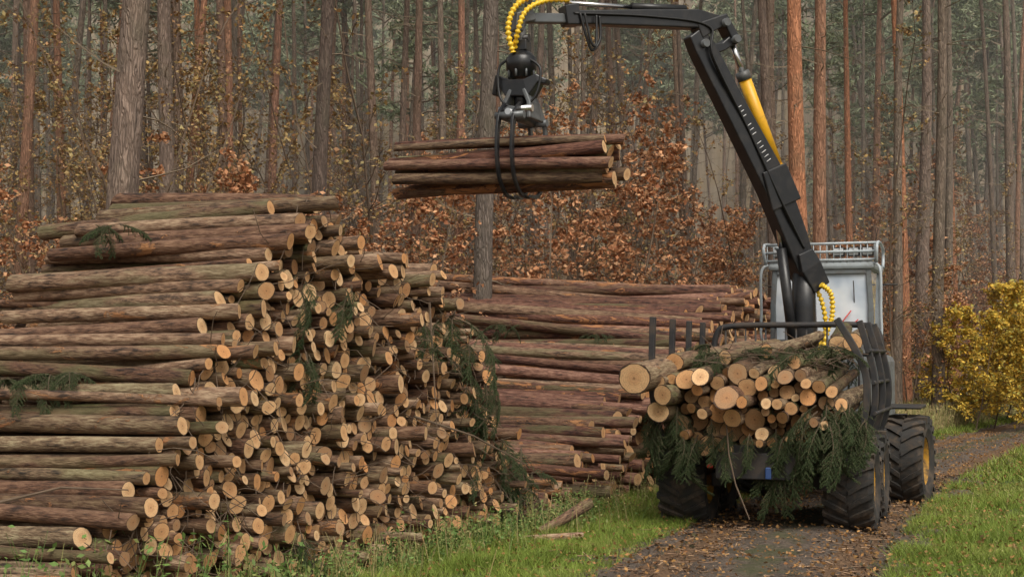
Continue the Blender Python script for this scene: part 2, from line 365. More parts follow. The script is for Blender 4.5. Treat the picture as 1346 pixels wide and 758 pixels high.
c0=np.stack([x,y,z],1); v,f=prisms(c0-dd*ll,c0+dd*ll,.005+.009*rng.random(n),.004,4); acc.add(v,f,0,rnd4(n,8))
n=1500; y=14.5+rng.random(n)*14; x=roadx(y)+rng.choice([-1,1],n)*rng.normal(1.35,.28,n); z=hgt(x,y)+.03
v,f,r=diamonds(np.stack([x,y,z],1),.03,.8,.0); acc.add(v,f,1,r)
acc.obj('wood_debris',[M_chip,m])
def weeds(name,pts,h0,h1,leaf,mat,nleaf=9):
    acc=Acc(); n=len(pts); p0=np.array(pts,float); h=h0+(h1-h0)*rng.random(n); q=p0+np.stack([rng.normal(0,.22,n)*h,rng.normal(0,.22,n)*h,h],1)
    v,f=prisms(p0,q,.005,.002,3); acc.add(v,f,0,rnd4(n,6))
    A=np.repeat(p0,nleaf,0);B=np.repeat(q,nleaf,0); t=.15+.9*rng.random((len(A),1)); c=A+(B-A)*t+rng.normal(0,.05,A.shape)
    v,f,r=diamonds(c,leaf,.45,.4); rr_=np.repeat(rng.random((n,4)),nleaf*4,0); r[:,0]=.5*r[:,0]+.5*rr_[:,0]; acc.add(v,f,0,r); return acc.obj(name,[mat])
y=10.2+rng.random(220)*3.0; x=facex1(y)-.2+rng.normal(.0,.5,220)+ .2; x=x+np.where(y<12.5,-.6*rng.random(220),0.35)
weeds('nettle_plants',np.stack([x,y,hgt(x,y)],1),.25,.9,.035,M_nettle)
y=13+rng.random(700)*8.5; x=facex1(y)+.05+np.abs(rng.normal(.1,.35,700)); weeds('weeds',np.stack([x,y,hgt(x,y)],1),.1,.42,.028,M_nettle,8)
y=13+rng.random(450)*14; x=facex1(y)+.1+np.abs(rng.normal(.1,.6,450)); weeds('dry_weeds',np.stack([x,y,hgt(x,y)],1),.15,.6,.018,M_weed,6)
y=15+rng.random(400)*25; x=roadx(y)+2.0+rng.random(400)*5; weeds('dry_weeds',np.stack([x,y,hgt(x,y)],1),.1,.35,.02,M_weed,7)

# ------------------------------------------------------------------ vegetation generators
def grow(height,nb,blen,r0,lean=.05,start=.2,sub=5,up=.6,droop=0,curve=.1):
    P0=[];P1=[];R0=[];R1=[];tips=[]
    n=10; pts=[np.zeros(3)]; d=np.array([rng.normal(0,lean),rng.normal(0,lean),1.])
    for k in range(n):
        d=d+rng.normal(0,curve,3)*np.array([1,1,0]); d=d/np.linalg.norm(d); pts.append(pts[-1]+d*height/n)
    for k in range(n):
        P0.append(pts[k]);P1.append(pts[k+1]);R0.append(r0*(1-.85*k/n));R1.append(r0*(1-.85*(k+1)/n))
    for _ in range(nb):
        t=start+(1-start)*rng.random(); q=t*n; k=min(int(q),n-1); base=pts[k]+(pts[k+1]-pts[k])*(q-k)
        an=rng.random()*6.283; bd=np.array([math.cos(an),math.sin(an),rng.uniform(.1,1)*up]); bd/=np.linalg.norm(bd)
        bl=blen*(1.15-t)*rng.uniform(.6,1.2); p=base; rr=r0*.35*(1.1-t); m=5
        for s in range(m):
            bd=bd+rng.normal(0,.16,3)+np.array([0,0,.04-droop]); bd/=np.linalg.norm(bd); q2=p+bd*bl/m
            P0.append(p);P1.append(q2);R0.append(rr*(1-s/m*.8));R1.append(rr*(1-(s+1)/m*.8))
            for _s in range(sub if s>0 else 0):
                sd=bd+rng.normal(0,.6,3); sd/=np.linalg.norm(sd); sl=bl*.22*rng.uniform(.4,1.3); q3=p+(q2-p)*rng.random(); q4=q3+sd*sl
                P0.append(q3);P1.append(q4);R0.append(max(.004,rr*.25));R1.append(.003); tips.append((q3,q4))
            p=q2
    return np.array(P0),np.array(P1),np.array(R0),np.array(R1),tips
def sapling_mesh(name,height,nb,blen,r0,leafmat,lpt,lsize,twig=None,sub=3,up=.6,start=.2):
    twig=twig or M_twig
    acc=Acc(); P0,P1,R0,R1,t=grow(height,nb,blen,r0,sub=sub,up=up,start=start)
    v,f=prisms(P0,P1,R0,R1,3); acc.add(v,f,0)
    if lpt:
        A=np.array([a for a,b in t]);B=np.array([b for a,b in t]); idx=rng.integers(0,len(A),int(len(A)*lpt))
        keep=rng.random(len(A))<.75; idx=idx[keep[idx]]
        tt=rng.random(len(idx))[:,None]; c=A[idx]+(B[idx]-A[idx])*(tt*1.1)+rng.normal(0,.05,(len(idx),3))
        v,f,r=diamonds(c,lsize,.6,.3); acc.add(v,f,1,r)
    return acc.obj(name,[twig,leafmat or twig],link=False)
def pine_mesh(name,H,r0,crown0,nbr,needle,bend=.02,stubs=30,csize=.22,percl=8,nsub=3):
    acc=Acc(); n=26; ns=10; pts=[];p=np.array([0,0,-.3]);d=np.array([rng.normal(0,bend),rng.normal(0,bend),1.])
    rad=[]
    for k in range(n+1):
        pts.append(p.copy()); t=k/n; rad.append(r0*(1-.72*t)*(1+.35*math.exp(-k*1.3))); d=d+np.array([rng.normal(0,bend*.5),rng.normal(0,bend*.5),0]); d/=np.linalg.norm(d); p=p+d*H/n
    pts=np.array(pts);rad=np.array(rad); th=np.arange(ns)*2*np.pi/ns
    R=rad[:,None]*(1+rng.normal(0,.025,(n+1,ns)))
    V=np.stack([pts[:,None,0]+R*np.cos(th),pts[:,None,1]+R*np.sin(th),np.broadcast_to(pts[:,None,2],R.shape)],-1).reshape(-1,3)
    i=np.arange(ns);j=(i+1)%ns; F=np.concatenate([np.stack([i+k*ns,j+k*ns,j+(k+1)*ns,i+(k+1)*ns],1) for k in range(n)])
    acc.add(V,F,0)
    P0=[];P1=[];Ra=[];Rb=[];cl=[]
    def at(z):
        q=(z+.3)/H*n; k=int(min(max(q,0),n-1)); return pts[k]+(pts[k+1]-pts[k])*(q-k), rad[k]
    for _ in range(stubs):
        z=rng.uniform(3.0,crown0+1); b0,rr=at(z); an=rng.random()*6.283; bd=np.array([math.cos(an),math.sin(an),rng.uniform(-.3,.35)]); bl=rng.uniform(.3,2.2)*(.4+z/crown0); p=b0+bd*rr*.8; r=.02
        for s in range(4):
            q=p+bd*bl/4; P0.append(p);P1.append(q);Ra.append(r*(1-s*.2));Rb.append(r*(1-(s+1)*.2))
            if s>0:
                for _k in range(2):
                    sd=bd+rng.normal(0,.6,3); P0.append(p);P1.append(p+sd*bl*.2);Ra.append(.006);Rb.append(.003)
            bd=bd+rng.normal(0,.2,3); bd/=np.linalg.norm(bd); p=q
    for _ in range(nbr):
        z=rng.uniform(crown0,H*.99); b0,rr=at(z); t=(z-crown0)/(H-crown0); an=rng.random()*6.283
        bd=np.array([math.cos(an),math.sin(an),rng.uniform(0,.5)+t*.4]); bl=(2.7*(1-t)**.6+.4)*rng.uniform(.6,1.1); p=b0; r=.06*(1.2-t)
        for s in range(4):
            q=p+bd*bl/4; P0.append(p);P1.append(q);Ra.append(r*(1-s*.22));Rb.append(r*(1-(s+1)*.22))
            if s>0:
                for _k in range(nsub): cl.append(q+rng.normal(0,.25,3))
            bd=bd+rng.normal(0,.2,3); bd/=np.linalg.norm(bd); p=q
    v,f=prisms(np.array(P0),np.array(P1),np.array(Ra),np.array(Rb),3); acc.add(v,f,2)
    cl=np.array(cl); c=np.repeat(cl,percl,axis=0)+rng.normal(0,.16,(len(cl)*percl,3))*np.array([1,1,.55])
    v,f,r=diamonds(c,csize,.2,.2); acc.add(v,f,1,r)
    return acc.obj(name,[M_tbark,needle,M_twigfar],link=False,smooth_mats=[0])
def place(name,me,x,y,s=1,rz=None,sz=None,color=None,parent=None):
    ob=bpy.data.objects.new(name,me); COL.objects.link(ob)
    ob.location=(x,y,float(hgt(x,y))); ob.rotation_euler=(0,0,rng.random()*6.28 if rz is None else rz)
    ob.scale=(s,s,sz if sz else s)
    if color: ob.color=(*color,1)
    if parent: ob.parent=parent
    return ob
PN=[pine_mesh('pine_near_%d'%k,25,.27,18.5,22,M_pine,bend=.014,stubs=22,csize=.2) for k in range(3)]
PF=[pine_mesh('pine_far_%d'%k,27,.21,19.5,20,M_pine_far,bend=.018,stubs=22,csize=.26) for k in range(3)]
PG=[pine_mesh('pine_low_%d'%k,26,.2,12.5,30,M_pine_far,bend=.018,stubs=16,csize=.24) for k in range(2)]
grey=(.28,.21,.17);brown=(.24,.155,.115);orng=(.60,.27,.145);dk=(.15,.11,.09)
def px(p,Y): return (p-673)/1849*Y
main=[(150,23.5,1.15,grey),(224,33,.85,grey),(412,32,.8,dk),(630,33,.98,(.2,.165,.14)),(1022,44,.8,grey),(1052,40,1.15,orng),(1079,42,.95,(.46,.25,.16)),
 (1190,52,.85,orng),(1210,55,1.2,grey),(1255,62,.8,orng),(545,47,.75,brown),(600,50,.8,(.40,.21,.14)),(700,56,.85,grey),(40,45,.8,brown),(85,50,.8,(.36,.19,.12)),(300,48,.8,brown),(350,52,.8,(.34,.18,.12)),(1150,70,1,(.46,.26,.17)),(820,60,.9,brown),(905,58,.8,(.36,.25,.18)),(1120,58,.7,orng),(20,42,.8,(.36,.2,.13)),(270,58,.8,orng)]
for p,Y,s,c in main:
    place('pine_tree',PN[int(rng.integers(3))],px(p,Y),Y,s,sz=1.0,color=c)
far=bpy.data.objects.new('distant_forest',None); COL.objects.link(far)
cnt=0
while cnt<230:
    Y=46+(112-46)*rng.random()**.8; X=rng.uniform(-.46,.46)*Y
    if X>float(roadx(Y))-3.0: continue
    t=(Y-46)/66; haze_amt=.1+.6*t+.35*max(0,X/Y)
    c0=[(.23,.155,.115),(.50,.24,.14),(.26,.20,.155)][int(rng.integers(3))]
    haze_col=(.40,.35,.29); c=tuple(a+(h-a)*min(.85,haze_amt*.8) for a,h in zip(c0,haze_col))  # haze painted into trunk colour, stronger with depth and towards the right
    low=rng.random()<(.4 if X/Y>.2 else .06) and Y>60
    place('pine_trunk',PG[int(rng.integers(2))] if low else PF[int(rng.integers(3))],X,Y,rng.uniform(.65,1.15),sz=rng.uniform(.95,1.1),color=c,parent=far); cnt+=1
for k in range(12):
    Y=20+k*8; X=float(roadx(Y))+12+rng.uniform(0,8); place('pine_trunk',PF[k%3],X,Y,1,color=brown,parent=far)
BE=[sapling_mesh('beech_sap_%d'%k,6.5,36,2.1,.04,M_leaf_or,5,.055) for k in range(3)]
BO=[sapling_mesh('oak_young_%d'%k,11,48,3.0,.06,M_leaf_or,2.8,.068,start=.22,sub=4) for k in range(2)]
BT=[sapling_mesh('oak_tall_%d'%k,15,60,3.4,.08,M_leaf_far,2.6,.07,start=.2,sub=4) for k in range(2)]
YE=[sapling_mesh('yellow_sap_%d'%k,4.6,50,2.1,.03,M_leaf_ye,9,.06,start=.05) for k in range(2)]
BA=[sapling_mesh('bare_sap_%d'%k,12,34,2.4,.045,M_leaf_far,1.7,.05,sub=4,up=.9) for k in range(4)]
for p,Y,s in [(455,27,1.0),(520,30,1.05),(570,32,.95),(500,28.5,.9),(740,38,1.35),(800,40,1.45),(860,42,1.3),(780,45,1.6),(900,44,1.1),(95,27,.95),(60,30,.9),(15,30,.9),(1160,56,1.2),(1190,60,1.2),(690,40,1.1),(300,36,.8),(480,36,1.1),(560,42,1.2),(1130,52,1.2),(840,50,1.6),(730,52,1.6),(960,52,1.2),(1240,66,1.3),(1290,70,1.3)]:
    place('beech_sapling',BE[int(rng.integers(3))],px(p,Y),Y,s)
for p,Y,s in [(760,43,1.0),(830,46,1.1),(720,47,1.05),(890,50,1.1),(590,48,.9),(480,46,.9),(950,55,1.0),(1120,60,1.0),(660,50,1.0),(540,52,1),(300,50,.75),(800,56,1.2),(930,46,.8),(1150,64,1.2),(1260,72,1.1),(1330,76,1.2)]:
    place('young_oak',BO[int(rng.integers(2))],px(p,Y),Y,s)
for p,Y,s in [(40,46,.9),(110,42,.85),(190,50,1.0),(260,44,.85),(320,52,1.0),(380,46,.9),(440,54,1.0),(20,58,1.1),(150,60,1.1),(500,58,1.0),(580,60,1.05),(230,66,1.2),(340,70,1.3),(80,70,1.2),(450,72,1.2),(640,66,1.1),(740,68,1.2),(860,70,1.2),(980,66,1.0),(1100,74,1.1)]:
    place('tall_oak',BT[int(rng.integers(2))],px(p,Y),Y,s)
for p,Y,s in [(1255,48,.95),(1280,46,.9),(1305,48,1.1),(1335,46,.95),(1240,56,1.0),(1350,50,1.2),(1320,52,1.2),(1228,52,.7),(1290,52,1.15),(1370,47,1.1),(1390,52,1.2)]:
    place('birch_shrub',YE[int(rng.integers(2))],px(p,Y),Y,s)
und=bpy.data.objects.new('forest_undergrowth',None); COL.objects.link(und)
cnt=0
while cnt<240:
    Y=28+62*rng.random(); X=rng.uniform(-.42,.42)*Y
    if X>float(roadx(Y))-3: continue
    d=-((X-F2[0])*math.cos(A2)-(Y-F2[1])*math.sin(A2))
    if d<9.8 and Y<42: continue
    q_=rng.random()
    if q_<.66: place('bare_sapling',BA[int(rng.integers(4))],X,Y,rng.uniform(.6,1.4),parent=und)
    elif q_<.93: place('leafy_sapling',BE[int(rng.integers(3))],X,Y,rng.uniform(.6,1.3),parent=und)
    else: place('leafy_sapling',YE[int(rng.integers(2))],X,Y,rng.uniform(.5,1.0),parent=und)
    cnt+=1
acc=Acc(); n=16000; y=41+rng.random(n)*28; x=roadx(y)-2.4-rng.random(n)**1.3*6; z=hgt(x,y); h=.25+.7*rng.random(n)
p0=np.stack([x,y,z],1); p1_=p0+np.stack([rng.normal(0,.2,n)*h,rng.normal(0,.2,n)*h,h],1)
v,f=prisms(p0,p1_,.008,.004,3); acc.add(v,f,0,rnd4(n,6))
v,f,r=diamonds(p0+(p1_-p0)*rng.random((n,1)),.06,.5); acc.add(v,f,0,r)
acc.obj('dry_weeds',[M_weed])
# background wall
xs=np.linspace(-130,170,160); zs=np.linspace(-1,46,20); XX,ZZ=np.meshgrid(xs,zs); YY=122+6*np.sin(XX*.13)-.0015*(XX-10)**2
top=np.clip(ZZ/46,0,1); ZZ=ZZ+top*3*np.sin(XX*1.7)+top*2*np.sin(XX*.6)
V=np.stack([XX,YY,ZZ],-1).reshape(-1,3); a,b2=XX.shape; i,j=np.meshgrid(np.arange(b2-1),np.arange(a-1)); k=(j*b2+i).ravel(); F=np.stack([k,k+1,k+b2+1,k+b2],1)
acc=Acc(); acc.add(V,F,0)
m,nt,b=newmat('distant_trees_hazed'); pz=geopos(nt)
n1_=noise_n(nt,mapping(nt,pz,(1,0,.06)),1.6,5,.75); n2_=noise_n(nt,pz,.35,6,.7)
c=ramp(nt,n1_,[(.35,(.19,.145,.10)),(.5,(.33,.26,.18)),(.65,(.46,.39,.29))]); c=mix(nt,rampf(nt,n2_,.45,.65),c,(.36,.27,.16))  # trunk streaks kept pale: distance haze mixed into the backdrop colours
L(nt,c,b.inputs['Base Color']); b.inputs['Roughness'].default_value=1
acc.obj('background_forest',[m],smooth=True)
me=bpy.data.meshes.new('mist'); bx=[(-75,48),(110,48),(110,118),(-75,118)]
me.from_pydata([(x,y,.3) for x,y in bx]+[(x,y,34) for x,y in bx],[],[(3,2,1,0),(4,5,6,7),(0,1,5,4),(1,2,6,5),(2,3,7,6),(3,0,4,7)])
mm=bpy.data.materials.new('mist'); mm.use_nodes=True; nt=mm.node_tree; nt.nodes.remove(nt.nodes['Principled BSDF'])
vs_=nt.nodes.new('ShaderNodeVolumeScatter'); vs_.inputs['Color'].default_value=(.97,.95,.92,1); vs_.inputs['Density'].default_value=.0045; vs_.inputs['Anisotropy'].default_value=.1
L(nt,vs_.outputs[0],nt.nodes['Material Output'].inputs['Volume']); me.materials.append(mm)
mo=bpy.data.objects.new('mist',me); COL.objects.link(mo)

# spruce branches
def spruce_mesh(name,Lg,droop,wid=.38):
    acc=Acc(); P0=[];P1=[];R0=[];R1=[]; C=[];D=[]
    p=np.zeros(3); d=np.array([1.,0,.1]); n=14; pts=[p]
    for k in range(n): d=d+np.array([0,rng.normal(0,.05),-droop/n]); d/=np.linalg.norm(d); p=p+d*Lg/n; pts.append(p)
    for k in range(n):
        P0.append(pts[k]);P1.append(pts[k+1]);R0.append(.012*(1-k/n)+.003);R1.append(.012*(1-(k+1)/n)+.003)
        dd=pts[k+1]-pts[k]
        for q in np.linspace(0,1,10): C.append(pts[k]+dd*q);D.append(dd/np.linalg.norm(dd))
        if k==0: continue
        for sd in (-1,1):
            for _ in range(2):
                if rng.random()<.18: continue
                b0=pts[k]+dd*rng.random(); td=dd/np.linalg.norm(dd)*.8+np.array([0,sd*rng.uniform(.6,1.1),rng.uniform(-.5,.15)]); td/=np.linalg.norm(td)
                tl=wid*(1-.65*k/n)*rng.uniform(.5,1.25); a=b0
                for s in range(4):
                    e=a+td*tl/4; P0.append(a);P1.append(e);R0.append(.004);R1.append(.003)
                    for q in np.linspace(0,1,7): C.append(a+(e-a)*q);D.append(td.copy())
                    td=td+np.array([0,0,-.22])+rng.normal(0,.1,3); td/=np.linalg.norm(td); a=e
    v,f=prisms(np.array(P0),np.array(P1),np.array(R0),np.array(R1),4); acc.add(v,f,0)
    C=np.repeat(np.array(C),5,axis=0);D=np.repeat(np.array(D),5,axis=0); m_=len(C)
    o=rng.normal(size=(m_,3)); o-= (o*D).sum(1,keepdims=True)*D; o/=np.linalg.norm(o,axis=1,keepdims=True)
    nd_=o*.75+D*.65; ln=(.022+.018*rng.random(m_))[:,None]; sdv=np.cross(nd_,rng.normal(size=(m_,3))); sdv/=np.linalg.norm(sdv,axis=1,keepdims=True)
    V=np.stack([C-sdv*.0035,C+sdv*.0035,C+nd_*ln],1).reshape(-1,3); r=rnd4(m_,3); acc.add(V,np.arange(m_*3).reshape(m_,3),1,r)
    return acc.obj(name,[M_twig,M_needle],link=False)
SP=[spruce_mesh('spruce_a',1.1,1.3),spruce_mesh('spruce_b',.9,.8),spruce_mesh('spruce_c',1.3,1.8,wid=.45)]
def sprig(x,y,z,s=1,rz=0,ry=0,rx=0,k=None,parent=None):
    ob=bpy.data.objects.new('spruce_branch',SP[int(rng.integers(3)) if k is None else k]); COL.objects.link(ob)
    ob.location=(x,y,z); ob.rotation_euler=(rx,ry,rz); ob.scale=(s,s,s)
    if parent: ob.parent=parent
    return ob
def P3(p,q,Y): return ((p-673)/1849*Y, Y, 2.4+(470-q)/1849*Y)
slash=bpy.data.objects.new('spruce_branches',None); COL.objects.link(slash)
rr=lambda a,b: float(rng.uniform(a,b))
for k in range(34):
    t=k/33; yy=17.9+2.2*t+rr(-.3,.3); zz=max(.3,float(np.interp(yy,[q[0] for q in p1],[q[1] for q in p1]))+rr(-.9,.1))
    xx=F1[0]+(yy-F1[1])*math.tan(A1)+rr(-.25,.15)
    sprig(xx,yy-.1,zz,rr(.45,.85),rr(-2.6,.8),rr(-.1,1.2),rr(-.6,.6),parent=slash)
for (p,q,Y,n) in [(400,470,14.9,5),(398,380,14.8,3),(395,700,14.9,7),(640,500,18.6,5),(650,650,19.3,6),(500,640,16.6,2),(455,385,15.4,3),(620,600,18.6,4),(560,420,17.2,2)]:
    for _ in range(n):
        x,y,z=P3(p+rr(-8,8),q+rr(-12,12),Y-.15); sprig(x,y,z,rr(.3,.6),rr(-2.2,0),rr(.4,1.3),rr(-.5,.5),parent=slash)
for (p,q,Y,n) in [(140,298,14.6,6),(50,495,13.9,8),(20,500,13.8,6),(100,492,13.8,5),(790,440,28.5,6),(670,428,27,6),(640,470,25,3),(860,470,28,3)]:
    for _ in range(n):
        x,y,z=P3(p+rr(-18,18),q,Y); sprig(x,y,z+.02,rr(.25,.5),rr(-3,3),rr(-.1,.3),parent=slash)

# ------------------------------------------------------------------ forwarder
ROOT=bpy.data.objects.new('log_forwarder',None); COL.objects.link(ROOT)
TH=math.radians(20); OX,OY=3.7,20.3
ROOT.location=(OX,OY,0); ROOT.rotation_euler=(0,0,-TH)
def W2L(X,Y,Z=0):
    dx,dy=X-OX,Y-OY; return Vector((dx*math.cos(TH)-dy*math.sin(TH),dx*math.sin(TH)+dy*math.cos(TH),Z))
def mkobj(name,V,F,mat,smooth=False,bevel=0,parent=ROOT):
    me=bpy.data.meshes.new(name); me.from_pydata([tuple(v) for v in V],[],[list(f) for f in F]); me.materials.append(mat); me.update()
    if smooth:
        for p in me.polygons: p.use_smooth=len(p.vertices)<=4
    ob=bpy.data.objects.new(name,me); COL.objects.link(ob)
    if parent: ob.parent=parent
    if bevel:
        md=ob.modifiers.new('b','BEVEL'); md.width=bevel; md.segments=2; md.limit_method='ANGLE'
    return ob
def box(name,c,s,mat,rot=(0,0,0),bevel=.015):
    M=Matrix.Translation(c)@Matrix.Rotation(rot[2],4,'Z')@Matrix.Rotation(rot[1],4,'Y')@Matrix.Rotation(rot[0],4,'X')
    V=[M@Vector((x*s[0]/2,y*s[1]/2,z*s[2]/2)) for x in(-1,1) for y in(-1,1) for z in(-1,1)]
    return mkobj(name,V,[(0,1,3,2),(4,6,7,5),(0,4,5,1),(2,3,7,6),(0,2,6,4),(1,5,7,3)],mat,bevel=bevel)
def tube(name,pts,r,mat,n=10,parent=ROOT):
    pts=[Vector(p) for p in pts]; rs=r if isinstance(r,(list,tuple)) else [r]*len(pts)
    V=[];F=[]; up=None
    for k,p in enumerate(pts):
        d=(pts[min(k+1,len(pts)-1)]-pts[max(k-1,0)]).normalized()
        if up is None: up=d.orthogonal().normalized()
        up=(up-d*up.dot(d)).normalized(); s=d.cross(up)
        for a in range(n):
            t=a*2*math.pi/n; V.append(p+(up*math.cos(t)+s*math.sin(t))*rs[k])
    for k in range(len(pts)-1):
        for a in range(n): F.append((k*n+a,k*n+(a+1)%n,(k+1)*n+(a+1)%n,(k+1)*n+a))
    F.append(list(range(n))[::-1]); F.append([len(V)-n+a for a in range(n)])
    return mkobj(name,V,F,mat,smooth=True,parent=parent)
def beam(name,pts,side,ws,hs,mat,bevel=.02):
    pts=[Vector(p) for p in pts]; side=Vector(side).normalized(); V=[];F=[]
    for k,p in enumerate(pts):
        d=(pts[min(k+1,len(pts)-1)]-pts[max(k-1,0)]).normalized(); u=side.cross(d).normalized()
        for a,b_ in((-1,-1),(1,-1),(1,1),(-1,1)): V.append(p+side*a*ws[k]/2+u*b_*hs[k]/2)
    for k in range(len(pts)-1):
        for a in range(4): F.append((k*4+a,k*4+(a+1)%4,(k+1)*4+(a+1)%4,(k+1)*4+a))
    F.append((3,2,1,0)); l=len(V)-4; F.append((l,l+1,l+2,l+3))
    return mkobj(name,V,F,mat,bevel=bevel)
def spline(pts,n=8):
    pts=[Vector(p) for p in pts]; out=[]
    for i in range(len(pts)-1):
        a=pts[max(i-1,0)];b_=pts[i];c=pts[i+1];d=pts[min(i+2,len(pts)-1)]
        for k in range(n):
            t=k/n; out.append(.5*((2*b_)+(c-a)*t+(2*a-5*b_+4*c-d)*t*t+(3*b_-a-3*c+d)*t**3))
    out.append(pts[-1]); return out
def hose(name,pts,r,mat,ribbed=False,sub=10):
    p=spline(pts,sub if not ribbed else 20)
    rs=[r*(1.0 if (not ribbed or k%4<2) else .6) for k in range(len(p))]; return tube(name,p,rs,mat,8)
def wheel(name,c,R,W,yaw=0,rim=None):
    rim=rim or M_yrim
    V=[];F=[];n=48
    prof=[(.50,-.36),(.52,-.44),(.70,-.52),(.86,-.5),(.93,-.42),(.95,0),(.93,.42),(.86,.5),(.70,.52),(.52,.44),(.50,.36)]
    M=Matrix.Translation(c)@Matrix.Rotation(yaw,4,'Z')
    for a in range(n):
        t=a*2*math.pi/n
        for r,x in prof: V.append(M@Vector((x*W,r*R*math.cos(t),r*R*math.sin(t))))
    m_=len(prof)
    for a in range(n):
        for k in range(m_-1): F.append((a*m_+k,a*m_+k+1,((a+1)%n)*m_+k+1,((a+1)%n)*m_+k))
    nl=20
    for s in(-1,1):
        for a in range(nl):
            t0=(a+(.5 if s>0 else 0))*2*math.pi/nl; ln=.30
            st=len(V); dt=.055
            for (xx,tt) in((.02,ln*.9),(.30,ln*.35),(.53,0)):
                for q in(-dt,dt):
                    for rad in((.9,1.0) if xx<.5 else (.82,.975)):
                        t=t0+tt+q; V.append(M@Vector((s*xx*W,rad*R*math.cos(t),rad*R*math.sin(t))))
            for seg in(0,4):
                b0=st+seg
                for f in((0,1,5,4),(2,6,7,3),(1,3,7,5),(0,4,6,2)): F.append([b0+i for i in f])
            F.append([st,st+2,st+3,st+1]); F.append([st+8,st+9,st+11,st+10])
    mkobj(name+'_tyre',V,F,M_rubber,bevel=0)
    V=[];F=[]; n=28; pr=[(.53,-.44),(.50,-.40),(.44,-.30),(.40,-.18),(.22,-.14),(.20,-.30),(.12,-.33),(0.02,-.33)]
    pr2=[(r,-x) for r,x in pr]
    for P_ in (pr,pr2):
        st=len(V)
        for a in range(n):
            t=a*2*math.pi/n
            for r,x in P_: V.append(M@Vector((x*W,r*R*math.cos(t),r*R*math.sin(t))))
        m_=len(P_)
        for a in range(n):
            for k in range(m_-1): F.append((st+a*m_+k,st+a*m_+k+1,st+((a+1)%n)*m_+k+1,st+((a+1)%n)*m_+k))
    mkobj(name+'_rim',V,F,rim,smooth=True)
for s,nm in((-1,'left'),(1,'right')):
    wheel('rear_wheel_'+nm,(s*1.16,0,.64),.68,.66)
    wheel('bogie_wheel_'+nm,(s*1.16,1.42,.66),.68,.66)
    beam('bogie_beam_'+nm,[(s*.72,-.25,.66),(s*.72,.7,.74),(s*.72,1.65,.66)],(1,0,0),[.16]*3,[.2,.34,.2],M_dark)
wheel('front_wheel_right',(1.62,4.0,.70),.76,.64,yaw=-.10)
wheel('front_wheel_left',(-.85,4.35,.75),.76,.64,yaw=-.10)
tube('rear_axle',[(-.9,.7,.74),(.9,.7,.74)],.13,M_dark); tube('front_axle',[(-.7,4.33,.75),(1.5,4.05,.72)],.13,M_dark)
box('axle_case',(0,.7,.74),(.5,.5,.42),M_dark); box('front_axle_case',(.35,4.3,.78),(.5,.5,.42),M_dark)
box('chassis_beam',(0,1.2,.98),(.5,4.6,.26),M_dark); box('rear_plate',(0,-1.12,.93),(1.1,.06,.36),M_dark)
tube('articulation_joint',[(0,3.3,.6),(0,3.3,1.2)],.2,M_dark); box('front_chassis',(.3,5.0,1.05),(.9,3.6,.4),M_dark)
tube('drawbar_rod',[(-.55,-1.0,.8),(-.55,1.2,.7)],.04,M_dark); box('tail_light',(-.62,-1.16,.92),(.08,.04,.06),M_red)
box('blue_valve',(.18,-1.17,.84),(.08,.06,.16),M_blue)
for k,yy in enumerate((-.9,.3,1.4,2.4)):
    box('bolster_%d'%k,(0,yy,1.14),(2.3,.14,.12),M_dark)
    tr=1.08 if k==0 else 1.25
    pr=spline([(1.1,yy,1.14),(1.34,yy,1.32),(1.46,yy,1.8),(1.42,yy,2.3),(tr,yy,2.93)],5)
    beam('stake_right_%d'%k,pr,(0,1,0),[.11]*len(pr),[.09]*len(pr),M_dark,.01)
    pl=spline([(-1.1,yy,1.14),(-1.36,yy,1.32),(-1.48,yy,1.8),(-1.5,yy,2.3),(-1.48,yy,2.98)],5)
    beam('stake_left_%d'%k,pl,(0,1,0),[.1]*len(pl),[.08]*len(pl),M_dark,.01)
for k,(z0,xx) in enumerate(((1.62,1.48),(2.05,1.46),(2.5,1.4))):
    tube('side_rail_%d'%k,[(xx,-.0,z0),(xx,2.45,z0)],.028,M_dark)
hb=2.62
tube('headboard_frame',spline([(-1.3,hb,1.1),(-1.34,hb,2.3),(-1.3,hb,2.78),(-1.05,hb,2.92),(0,hb,2.93),(1.05,hb,2.92),(1.3,hb,2.78),(1.34,hb,2.3),(1.3,hb,1.1)],4),.05,M_dark)
for k in range(15):
    x=-1.15+k*2.3/14; tube('headboard_bar_%d'%k,[(x,hb,1.1),(x,hb,2.9)],.018,M_dark,6)
tube('headboard_rail',[(-1.3,hb,2.45),(1.3,hb,2.45)],.03,M_dark)
cx_,cy_=.22,4.75
box('cab_lower',(cx_,cy_,2.05),(1.5,1.5,1.2),M_mgrey,bevel=.05)
box('cab_glazing',(cx_,cy_,3.27),(1.62,1.42,1.28),M_glass,bevel=.03)
for sx in(-1,1):
    for sy in(-1,1): beam('cab_pillar_%d_%d'%(sx,sy),[(cx_+sx*.82,cy_+sy*.72,2.6),(cx_+sx*.82,cy_+sy*.72,3.3),(cx_+sx*.78,cy_+sy*.70,3.95)],(1,0,0),[.1,.09,.09],[.1,.09,.09],M_mgrey)
box('cab_roof',(cx_,cy_,3.97),(1.8,1.6,.14),M_lgrey,bevel=.05)
box('rear_window_sill',(cx_,cy_-.735,2.68),(1.6,.05,.08),M_mgrey); box('window_header',(cx_,cy_-.735,3.86),(1.5,.05,.08),M_mgrey)
box('seat_back_seen_through_glass',(cx_-.35,cy_-.722,3.0),(.4,.03,.55),M_mgrey,bevel=.01)
yr=cy_-.8
for z in(4.06,4.2,4.34): tube('roof_rack_rail_%d'%int(z*100),[(cx_-.93,yr,z),(cx_+.93,yr,z)],.022,M_lgrey,6)
